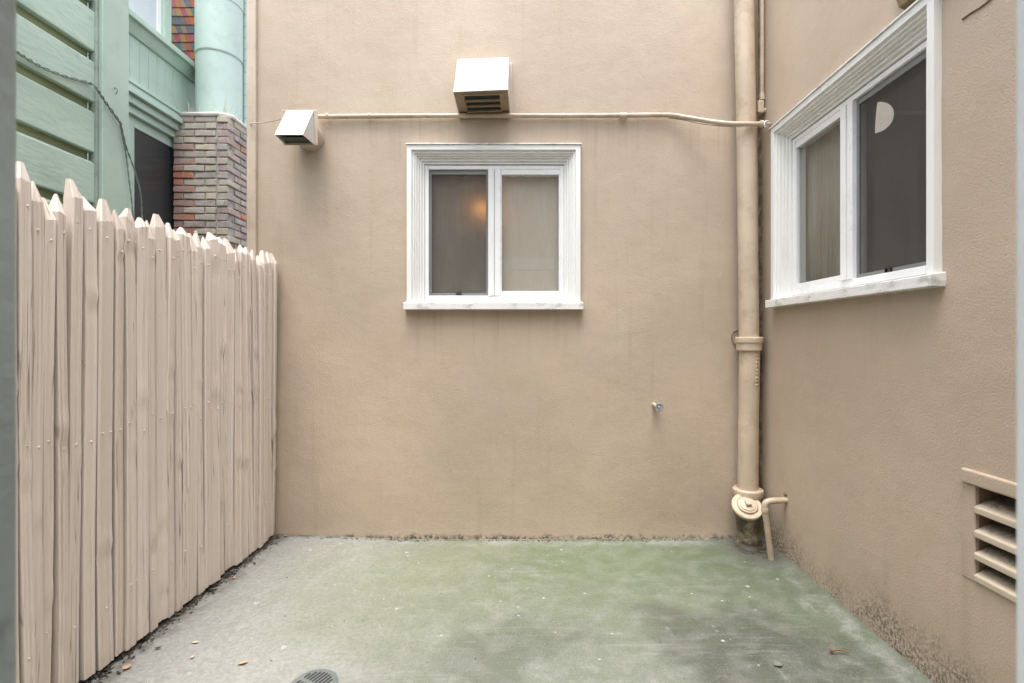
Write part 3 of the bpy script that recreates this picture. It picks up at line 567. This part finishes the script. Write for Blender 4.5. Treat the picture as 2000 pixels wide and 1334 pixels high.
for i, (ya, yb, zt) in enumerate(spans):
    rnd = random.Random(100 + i); gap = rnd.choice([.0005, .001, .002, .003, .006, .012])
    ya += gap * .5; yb -= gap * .5; wdt = yb - ya; ym = (ya + yb) / 2; th = rnd.uniform(.034, .048); xo = rnd.uniform(-.007, .007)
    zb = .058 + rnd.uniform(-.006, .012); tipl = rnd.uniform(.035, .085); NF = 15; rings = []
    NZ = 44; zs = [zb + (zt - tipl - zb) * j / NZ for j in range(NZ + 1)]
    ph = rnd.uniform(0, 50); tilt = rnd.uniform(-.010, .010); tw = rnd.uniform(-.004, .004); slant = rnd.uniform(-.16, .16); ln_ = rnd.uniform(-.007, .007); bw_ = rnd.uniform(-1, 1); tp_ = rnd.uniform(-.10, .06)
    bulges = [(rnd.uniform(.2, 1.75), rnd.uniform(.004, .010), rnd.uniform(.018, .040)) for _ in range(rnd.choice([0, 1, 1, 2, 2]))]
    rifts = [(rnd.uniform(.15, .85), rnd.uniform(.003, .007), rnd.uniform(0, 1.6), rnd.uniform(.2, .8)) for _ in range(rnd.choice([0, 1, 1, 2, 3]))]
    steps = [(rnd.uniform(.2, .8), rnd.uniform(-.006, .006)) for _ in range(2)]
    for z in zs:
        sh_ = .008 * noise.noise(Vector((ph, z * 1.1, 1))) + .001 * noise.noise(Vector((ph, z * 3.7, 6))) + tw * (z - 1) + ln_ * (z - .9) + .007 * bw_ * math.sin(z * 2.1 + ph); pinch = 1 + tp_ * (z - .9) - .12 * abs(noise.noise(Vector((ph + 7, z * 1.3, 2))))
        for bz, ba, bw in bulges: pinch += ba * 4 * math.exp(-((z - bz) / bw) ** 2)
        ring = []
        for j in range(NF):
            u = j / (NF - 1); e = abs(2 * u - 1)
            yy = ym + sh_ + (u - .5) * wdt * pinch
            x = xo + slant * (u - .5) * wdt + .0022 * noise.noise(Vector((ph + u * 7, z * .5, 5))) - .004 * max(0, e - .86) / .14 + tilt * (z - 1) * 1.2 + .007 * noise.noise(Vector((ph, z * 1.2, 4)))
            for su, sa in steps: x += sa * max(0, min(1, (u - su) / .09)) * (.6 + .6 * noise.noise(Vector((ph + su, z * .7, 8))))
            for ru, ra, rz, rl in rifts: x -= ra * math.exp(-((u - ru - .05 * noise.noise(Vector((ph, z * 2, ru)))) / .045) ** 2) * max(0, 1 - ((z - rz) / rl) ** 4)
            for bz, ba, bw in bulges: x += ba * (math.exp(-((z - bz) / bw) ** 2) - .8 * math.exp(-((z - bz) / bw + 1.5) ** 2)) * (1 - .5 * e)
            ring.append((x, yy, z))
        for u in (.9, .5, .1): ring.append((xo - th, ym + sh_ + (u - .5) * wdt * pinch, z))
        rings.append(ring)
    face = [(r_[NF // 2][0], r_[3][0], r_[NF - 4][0], r_[0][2]) for r_ in rings]
    last = rings[-1]; ax_, ay = xo - th * rnd.uniform(.5, .95), ym + wdt * rnd.uniform(-.2, .2); lean = rnd.uniform(-.6, .6); flat = rnd.uniform(.62, .90)
    rings[-1] = last = [(x, yy, z + lean * (yy - ym) * .5 - rnd.uniform(0, .004)) for x, yy, z in last]
    ztip = zt
    for f_ in (.45 * flat, flat):
        rings.append([(x + (ax_ - x) * f_ , yy + (ay - yy) * f_ , z + (ztip - z) * f_ / flat) for x, yy, z in last])
    o = MB().rings([[(x, yy - ym, z) for x, yy, z in r_] for r_ in rings]).build('stake', M['fence'], smooth=True, autos=32); o.location = (0, ym - 2.2, 0); o.parent = fe
    for p_ in o.data.polygons:
        if p_.center.z > zt - tipl: p_.use_smooth = False
    zn = [zt - tipl - .085 + rnd.uniform(-.02, .02), .95 + rnd.uniform(-.04, .04)] + ([.30 + rnd.uniform(-.03, .03)] if i % 2 else [])
    for z in zn:
        for du in ((.5,) if wdt < .06 or rnd.random() < .5 else (.22, .78)):
            f_ = min(face, key=lambda q_: abs(q_[3] - z)); xs = f_[0] if du == .5 else (f_[1] if du < .5 else f_[2]); yy = (du - .5) * wdt
            if nail is None:
                nail = MB().lathe((0, 0, 0), (1, 0, 0), [(-.008, .0045), (.001, .0045), (.003, .0032), (.0038, .001)], 8).build('nail', M['fence'], o, smooth=True); nail.location = (xs, yy, z)
            else: share(nail, 'nail', (xs, yy, z), o)
for z in (1.62, .93, .30):
    MB().box(-.10, -.05, -1.9, .92, z - .045, z + .045).build('rail', M['fence'], fe)
for y_ in (-1.2, .85): MB().box(-.19, -.101, y_ - .045, y_ + .045, -.05, 1.72).build('post', M['fence'], fe)
# dark litter under the stakes
mb = MB(); rnd = random.Random(3)
for k in range(1100):
    y_ = rnd.uniform(.9, 3.12); x_ = XF + rnd.gauss(.0, .022); z_ = fz(x_, y_) + rnd.uniform(-.008, .012); s_ = rnd.uniform(.003, .010); a = rnd.uniform(0, 6.3); h_ = rnd.uniform(.001, .006)
    p = [(x_ + s_ * math.cos(a + q_) * (1 if q_ % 3 < 2 else .4), y_ + s_ * math.sin(a + q_), z_ + rnd.uniform(0, h_)) for q_ in (0, 1.6, 3.2, 4.8)]; mb.add(p + [(x_, y_, z_ + h_ + .004)], [(0, 1, 4), (1, 2, 4), (2, 3, 4), (3, 0, 4)])
for k in range(260):
    x_ = rnd.uniform(-1.58, 1.46); y_ = D - .025 - abs(rnd.gauss(0, .012)); z_ = fz(x_, y_); s_ = rnd.uniform(.002, .007); a = rnd.uniform(0, 6.3)
    p = [(x_ + s_ * math.cos(a + q_), y_ + s_ * math.sin(a + q_), z_ + .001) for q_ in (0, 1.6, 3.2, 4.8)]; mb.add(p + [(x_, y_, z_ + s_ * .8)], [(0, 1, 4), (1, 2, 4), (2, 3, 4), (3, 0, 4)])
for k in range(160):
    x_ = 1.41 + rnd.gauss(0, .05); y_ = 2.99 + rnd.gauss(0, .06)
    if x_ > 1.47 or y_ > 3.12: continue
    z_ = fz(x_, y_); s_ = rnd.uniform(.003, .012); a = rnd.uniform(0, 6.3)
    p = [(x_ + s_ * math.cos(a + q_) * (1 if q_ % 3 < 2 else .4), y_ + s_ * math.sin(a + q_), z_ + .001) for q_ in (0, 1.6, 3.2, 4.8)]; mb.add(p + [(x_, y_, z_ + s_ * .6)], [(0, 1, 4), (1, 2, 4), (2, 3, 4), (3, 0, 4)])
for k in range(90):
    x_ = rnd.uniform(-1.5, 1.3); y_ = rnd.uniform(1.5, 3.0); z_ = fz(x_, y_); s_ = rnd.uniform(.0015, .0045); a = rnd.uniform(0, 6.3)
    p = [(x_ + s_ * math.cos(a + q_), y_ + s_ * math.sin(a + q_), z_ + .001) for q_ in (0, 1.6, 3.2, 4.8)]; mb.add(p + [(x_, y_, z_ + s_ * .8)], [(0, 1, 4), (1, 2, 4), (2, 3, 4), (3, 0, 4)])
tag(mb.build('leaf_litter', M['debris']), 'dark crumbs of leaf litter along the fence foot and wall foot', 'litter', kind='stuff')
so = MB().box(XF - .30, XF - .015, -1.2, 3.13, -.055, .022).build('soil_strip', M['soil']); tag(so, kind='structure')

# ------------------------------------------------------------------ floor drain
dc = Vector((-.806, 1.827, fz(-.806, 1.827) + .004)); fd = empty('floor_drain', dc); tag(fd, 'round grey slotted drain grate set in the concrete at the bottom edge', 'floor drain')
def clip_slot(mb, x, y0, y1, w_): mb.box(x - w_, x + w_, y0, y1, .0052, .0066)
MB().lathe((0, 0, 0), (0, 0, 1), [(-.02, .088), (.003, .088), (.005, .084), (.004, .080), (.0, .079)], 40).build('rim', M['drain_grey'], fd, smooth=True)
MB().lathe((0, 0, 0), (0, 0, 1), [(-.01, .079), (.004, .079), (.005, .076)], 40).build('grate', M['drain_grey'], fd, smooth=True)
for r_, sgn in ((0, 1), (1, -1)):
    for k in range(-4, 5):
        x = k * .0145; L = math.sqrt(max(0, .068 ** 2 - x * x))
        if L < .02: continue
        MB().box(x - .0035, x + .0035, .008 if sgn > 0 else -L, L if sgn > 0 else -.008, .0045, .0056).build('slot', M['black'], fd).rotation_euler = (0, 0, R(-28))

# ------------------------------------------------------------------ fallen leaves and a twig
def leaf(px, py, L, wd, rz, m, label, curl=.35):
    Y = H * F / (py - CY); X = (px - CX) / F * Y; Y = (H - fz(X, Y)) * F / (py - CY); X = (px - CX) / F * Y; mb = MB(); rg = []
    for i in range(9):
        u = i / 8; w_ = wd * math.sin(math.pi * min(1, u * .94 + .04)) ** .8; z = .004 + curl * L * (u - .5) ** 2
        rg.append([(L * (u - .5), w_ * s_, z + abs(s_) * w_ * .45) for s_ in (-1, -.5, 0, .5, 1)])
    mb.rings(rg, cap=False, closed=False); o = mb.build('fallen_leaf', m, smooth=True); o.location = (X, Y, fz(X, Y) + .001); o.rotation_euler = (random.uniform(-.15, .15), random.uniform(-.15, .15), rz)
    o.modifiers.new('s', 'SOLIDIFY').thickness = .0008
    tag(o, label, 'leaf', 'fallen leaves on the concrete'); return o
leaf(474, 1297, .034, .009, .5, M['leaf_tan'], 'tan pointed leaf on concrete up and left of the drain grate')
leaf(381, 1256, .022, .007, .2, M['leaf_pale'], 'small pale leaf lying midway between fence and drain grate')
leaf(248, 1306, .030, .012, 1.0, M['leaf_tan'], 'curled orange tan leaf at the fence foot nearest the camera', .8)
leaf(457, 1130, .022, .008, -.4, M['leaf_tan'], 'rust coloured leaf by the middle of the fence foot')
leaf(308, 1268, .024, .006, .7, M['debris'], 'dark shrivelled leaf near the fence foot in the foreground', .9)
leaf(497, 1098, .012, .005, .2, M['leaf_tan'], 'tiny orange leaf towards the far end of the fence foot')
leaf(231, 1316, .022, .005, -.3, M['debris'], 'dark thin leaf scrap under the nearest visible stakes', .7)
leaf(375, 1285, .016, .005, 1.2, M['leaf_pale'], 'pale leaf scrap just below the small pale leaf', .6)
leaf(1520, 1300, .034, .014, .1, M['leaf_grey'], 'flat greyish leaf on the dark green concrete at lower right', .1)
tw = MB().tube(spline([Vector((1.235, 1.985, fz(1.235, 1.985) + .012)), Vector((1.25, 1.975, .035)), Vector((1.275, 1.982, .032)), Vector((1.305, 1.97, .03))], 4), [.005, .007, .006, .004] + [.003] * 9, 7).build('twig', M['leaf_brown'], smooth=True); tag(tw, 'curled brown twig on the green concrete near the side wall', 'twig')

# ------------------------------------------------------------------ green house behind the fence
gh = empty('green_house', (-2.3, 2.6, 0)); tag(gh, 'pale green painted wooden house with wide grooved siding behind the fence', 'house')
GI = Matrix.Translation((-2.3, 2.6, 0)).inverted()
def ing(o, parent=None): o.parent = parent or gh; o.matrix_parent_inverse = GI; return o
X1 = -2.30; GH = 4.9; BH = 3.45
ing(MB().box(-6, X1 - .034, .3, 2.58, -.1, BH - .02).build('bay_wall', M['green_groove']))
k = 0; z0 = 2.29 - .268 * 9
while z0 < BH - .1:
    top, bot = z0 + .268 - .042, z0
    pr = [(X1 - .055, bot + .004), (X1 - .004, bot), (X1, bot + .004), (X1, top - .020), (X1 - .018, top - .004), (X1 - .055, top)]
    rr = [[(x, y_, z) for x, z in pr] for y_ in [.35 + (2.600 - .35) * q_ / 14 for q_ in range(15)]]
    for j, r_ in enumerate(rr):
        for q_ in range(len(r_)): x, y_, z = r_[q_]; r_[q_] = (x + .002 * noise.noise(Vector((y_ * 2, z0, 1))), y_, z + .003 * noise.noise(Vector((y_ * 3, z0, q_))))
    ing(MB().rings(rr).build('siding_board', M['green'], bevel=.002)); z0 += .268
ing(MB().box(X1 - .05, X1 + .028, 2.6015, 2.775, -.1, BH).build('corner_board', M['green_smooth'], bevel=.004))
ing(MB().box(X1 - .02, X1 + .010, 2.5835, 2.6012, -.1, BH).build('caulk_strip', M['green_caulk'], bevel=.004))
ho = MB().tube(spline([atX(223, 172, X1 + .028), atX(228, 173, X1 + .045), atX(229, 180, X1 + .045), atX(225, 184, X1 + .035)], 4), .0022, 6).build('wire_hook', M['cable']); ing(ho)
X2 = -3.35
ing(MB().box(-6, X2 - .06, 2.745, 7.5, -.1, 3.25).box(-6, X2 - .02, 2.745, 7.5, 3.25, 3.95).box(-6, X2 - .06, 2.745, 4.56, 3.95, GH).box(-6, X2 - .55, 4.56, 7.5, 3.95, GH).build('set_back_wall', M['green_smooth']))
y_ = 3.7
while y_ < 5.3:
    ing(MB().box(X2 - .019, X2, y_ + .0015, y_ + .0985, 3.40, 3.92).build('vertical_board', M['green_smooth'], bevel=.003)); y_ += .1
ing(MB().box(X2 - .02, X2 + .10, 3.4, 4.97, 3.955, 4.005).build('upper_sill', M['green_smooth'], bevel=.004))
ing(MB().hexa([(X2 + .001, 3.4, 3.87), (X2 + .02, 3.4, 3.87), (X2 + .02, 4.97, 3.87), (X2 + .001, 4.97, 3.87), (X2 + .001, 3.4, 3.954), (X2 + .07, 3.4, 3.954), (X2 + .07, 4.97, 3.954), (X2 + .001, 4.97, 3.954)]).build('sill_moulding', M['green_smooth'], bevel=.003))
for i, (zz0, zz1, pr_) in enumerate(((3.425, 3.455, .075), (3.385, 3.424, .060), (3.335, 3.384, .09), (3.27, 3.334, .05), (3.205, 3.269, .012))):
    ing(MB().box(X2 - .05, X2 + pr_, 3.5, 4.63, zz0, zz1).build('head_moulding', M['green_smooth'], bevel=.004))
def gwin(y0, y1, z0, z1, m, label, X, fm, fwid=.05):
    o = ing(MB().box(X - .02, X, y0, y0 + fwid, z0, z1).box(X - .02, X, y1 - fwid, y1, z0, z1).box(X - .02, X, y0 + fwid, y1 - fwid, z0, z0 + fwid).box(X - .02, X, y0 + fwid, y1 - fwid, z1 - fwid, z1).build('window', fm, bevel=.003))
    p = MB().box(X - .03, X - .012, y0 + fwid, y1 - fwid, z0 + fwid, z1 - fwid).build('pane', m, o); o['label'] = label; return o
def pane_mat(name, c, rough=.08):
    t = NT(name); p = t.obj(); n = t.noise(p, 3, 3); t.pbr(t.mix(n, tuple(x * .8 for x in c), c), rough, spec=.6); M[name] = t.m
pane_mat('dark_pane', (.05, .055, .055), .22); pane_mat('pale_pane', (.62, .66, .70), .1)  # upper pane: reflected sky is put into its pale base colour
gwin(4.10, 4.78, 1.6, 3.205, M['dark_pane'], 'dark ground floor pane beside the brick chimney', X2 - .03, M['green_smooth'], .085)
gwin(3.5, 4.47, 4.005, GH, M['pale_pane'], 'pale upper pane above the green sill', X2 - .01, M['vinyl'], .05)
ing(MB().box(X2 - .05, X2 + .015, 4.471, 4.56, 4.006, GH).build('jamb_board', M['green_smooth'], bevel=.003))
# coloured shingles on the recessed upper wall, facing the court
ing(MB().box(X2 - .55, X2 + .05, 5.02, 5.2, 3.9, GH).build('shingle_backing', M['black']))
sh0 = MB().hexa([(0, -.006, 0), (.050, -.006, 0), (.050, .006, 0), (0, .006, 0), (-.035, -.001, .086), (.015, -.001, .086), (.015, .006, .086), (-.035, .006, .086)])
base = None
for r_ in range(12):
    for c_ in range(12):
        lc = Vector((X2 - .52 + c_ * .0525 + (r_ % 2) * .012, 5.008, 4.0 + r_ * .089))
        if lc.x > X2 + .02: continue
        if base is None:
            base = sh0.build('shingle', M['shingle']); ing(base); base.location = lc
        else:
            s_ = share(base, 'shingle', lc, gh); s_.matrix_parent_inverse = GI
# cables stapled along the siding
def cable(pts, r, label, amp=.003):
    P = spline(pts, 10); o = empty('strung_cable', P[0]); tag(o, label, 'cable')
    for ph in (0, math.pi):
        mb = MB().tube([p + Vector((amp * math.cos(i * .9 + ph), 0, amp * math.sin(i * .9 + ph))) for i, p in enumerate(P)], r, 6); sub(mb.build('strand', M['cable'], smooth=True), o)
    return o
xa = X1 + .012; xb = X1 + .042
cable([atX(20, 92, xa), atX(40, 106, xa), atX(80, 130, xa), atX(130, 150, xa), atX(178, 163, xa), atX(188, 172, xb), atX(208, 202, xb), atX(234, 238, xb)], .0035, 'twisted green cable strung along a siding groove of the green house', .005)
cable([atX(234, 238, xb), atX(240, 270, xb), atX(246, 300, xb), atX(252, 350, xb), atX(258, 400, xb), atX(264, 470, xb)], .0025, 'left of two loose green cables hanging from the corner board')
cable([atX(236, 240, xb), atX(246, 285, xb), atX(262, 330, xb + .01), atX(274, 375, xb + .01), atX(277, 415, xb), atX(276, 480, xb)], .0025, 'right of two loose green cables hanging from the corner board')

# ------------------------------------------------------------------ brick chimney
YC, XC, ZC = 4.60, -2.83, 3.42
ch = empty('brick_chimney', (X2, YC, 0)); tag(ch, 'weathered brick chimney with faded red and cream bricks beside the green house', 'chimney')
XW = XC - X2; DW = .75
MB().box(.0, XW - .012, .012, DW, -.05, ZC - .01).build('mortar_core', M['mortar'], ch)
def brick_mesh(L, seed):
    rn = random.Random(seed); bm = bmesh.new(); d, h_ = .095, .056
    for x in (0, L):
        for y_ in (0, d):
            for z in (0, h_): bm.verts.new((x + rn.uniform(-.003, .003), y_ + rn.uniform(-.003, .003), z + rn.uniform(-.003, .003)))
    bm.verts.ensure_lookup_table(); v = bm.verts
    for f in ((0, 1, 3, 2), (4, 6, 7, 5), (0, 4, 5, 1), (2, 3, 7, 6), (0, 2, 6, 4), (1, 5, 7, 3)): bm.faces.new([v[i] for i in f])
    bmesh.ops.recalc_face_normals(bm, faces=bm.faces); bmesh.ops.bevel(bm, geom=bm.edges[:], offset=.005, segments=1, affect='EDGES')
    me = bpy.data.meshes.new('brick'); bm.to_mesh(me); bm.free(); return me
BM = {}
for mk in ('brick_red', 'brick_cream', 'brick_mauve'):
    for Lk in (.195, .092):
        BM[mk, Lk] = []
        for sd_ in range(3):
            me = brick_mesh(Lk, sd_ * 7 + int(Lk * 1000)); me.materials.append(M[mk]); BM[mk, Lk].append(me)
rn = random.Random(5)
def put_brick(mk, L, loc, rot):
    me = rn.choice(BM[mk, .195 if L > .14 else .092]); o = bpy.data.objects.new('brick', me); C.objects.link(o); o.parent = ch; o.location = loc; o.rotation_euler = (0, 0, rot); o.scale = (L / (.195 if L > .14 else .092), 1, 1)
row = 0; z = ZC - .066
while z > 1.25:
    A = row % 2 == 0; j = lambda: rn.uniform(-.004, .004)
    xs = [0, .205, .41, XW] if A else [0, .10, .305, XW - .105]
    for a, b in zip(xs, xs[1:]):
        if b - a < .03: continue
        mid = (a + b) / 2; mk = 'brick_red' if mid < .16 and rn.random() < .85 else ('brick_mauve' if rn.random() < (.15 if mid < .4 else .4) else 'brick_cream')
        put_brick(mk, b - a - .011, (a + j() * .3, j(), z + j() * .4), 0)
    ys = [.105, .31, .515, .72] if A else [0, .205, .41, .615, .72]
    for a, b in zip(ys, ys[1:]):
        if b - a < .03: continue
        mk = 'brick_red' if rn.random() < .14 else ('brick_cream' if rn.random() < .25 else 'brick_mauve')
        put_brick(mk, b - a - .011, (XW + j(), a + .005, z + j() * .4), R(90))
    row += 1; z -= .0665
# mortar cap
rg = []
for z, e in ((ZC - .012, .006), (ZC + .012, .012), (ZC + .03, -.005), (ZC + .045, -.05)):
    p = [(-e, -e), (XW - .09, -e), (XW + e, .06), (XW + e, DW), (-e, DW)]; rg.append([(x + .004 * noise.noise(Vector((x * 20, y_ * 20, z * 30))), y_, z) for x, y_ in p])
MB().rings(rg).build('mortar_cap', M['pale_mortar'], ch, bevel=.006)
mb = MB(); rn2 = random.Random(11)
for k_ in range(70):
    x_ = rn2.uniform(.02, XW); y_ = rn2.uniform(.0, .25); 
    b = Vector((X2 + x_, YC + y_, ZC + .03)); L = rn2.uniform(.04, .16); d_ = Vector((rn2.uniform(-.6, .6), rn2.uniform(-.4, .2), 1)).normalized(); mb.tube([b, b + d_ * L * .6, b + d_ * L + Vector((d_.x * .02, 0, -.006))], [.0026, .002, .0008], 4)
tag(mb.build('dry_weeds', M['weed']), 'dry pale weed stalks sprouting on top of the brick chimney', 'weeds', kind='stuff')
# metal flue and two thin pipes
fu = empty('metal_flue', (at(428.5, 0, 4.86).x, 4.86, ZC)); tag(fu, 'wide pale green metal flue rising from the brick chimney', 'flue')
rs_ = .202
MB().lathe((0, 0, 0), (0, 0, 1), [(0, rs_), (.67, rs_), (.672, rs_ + .004), (1.19, rs_ + .004), (1.192, rs_ + .008), (1.9, rs_ + .008)], 48).build('pipe', M['green_flue'], fu, smooth=True)
for z in (.668, 1.188): MB().lathe((0, 0, z), (0, 0, 1), [(-.010, rs_ + .001), (-.010, rs_ + .0045), (-.002, rs_ + .0045), (-.002, rs_ + .001)], 48).build('seam', M['green_caulk'], fu, smooth=True)
for px, r_, lab, rings_ in ((471.5, .020, 'thin plain green pipe between the wide flue and the ringed pipe', 0.22), (481, .034, 'narrow pale green ringed pipe beside the building corner', .118)):
    c = at(px, 0, 5.02); o = empty('vent_pipe', (c.x, 5.02, 2.4)); tag(o, lab, 'pipe')
    MB().lathe((0, 0, 0), (0, 0, 1), [(0, r_), (2.9, r_)], 20).build('pipe', M['green_flue'], o, smooth=True)
    z = .1
    while z < 2.85:
        MB().lathe((0, 0, z), (0, 0, 1), [(0, r_), (.001, r_ + .002), (.006, r_ + .002), (.007, r_)], 20).build('seam', M['green_caulk'], o, smooth=True); z += rings_

# ------------------------------------------------------------------ doorway the court is seen from
df = empty('door_frame', (0, .42, 0)); tag(df, 'blurred door frame at both picture edges with grey left jamb and white right jamb', 'door frame')
xl = (38 - CX) / F * .45; xr = (1979 - CX) / F * .45
MB().box(xl - .11, xl, -.10, .03, .0, 2.15).build('jamb', M['jamb_grey'], df, bevel=.005)
MB().box(xr, xr + .11, -.10, .03, .0, 2.15).build('jamb', M['jamb_white'], df, bevel=.005)
MB().box(xl - .11, xr + .11, -.10, .03, 2.151, 2.28).build('head_jamb', M['jamb_white'], df, bevel=.005)
MB().box(xl - .05, xr + .05, -.12, .05, .014, .045).build('threshold', M['galvanised'], df, bevel=.004)
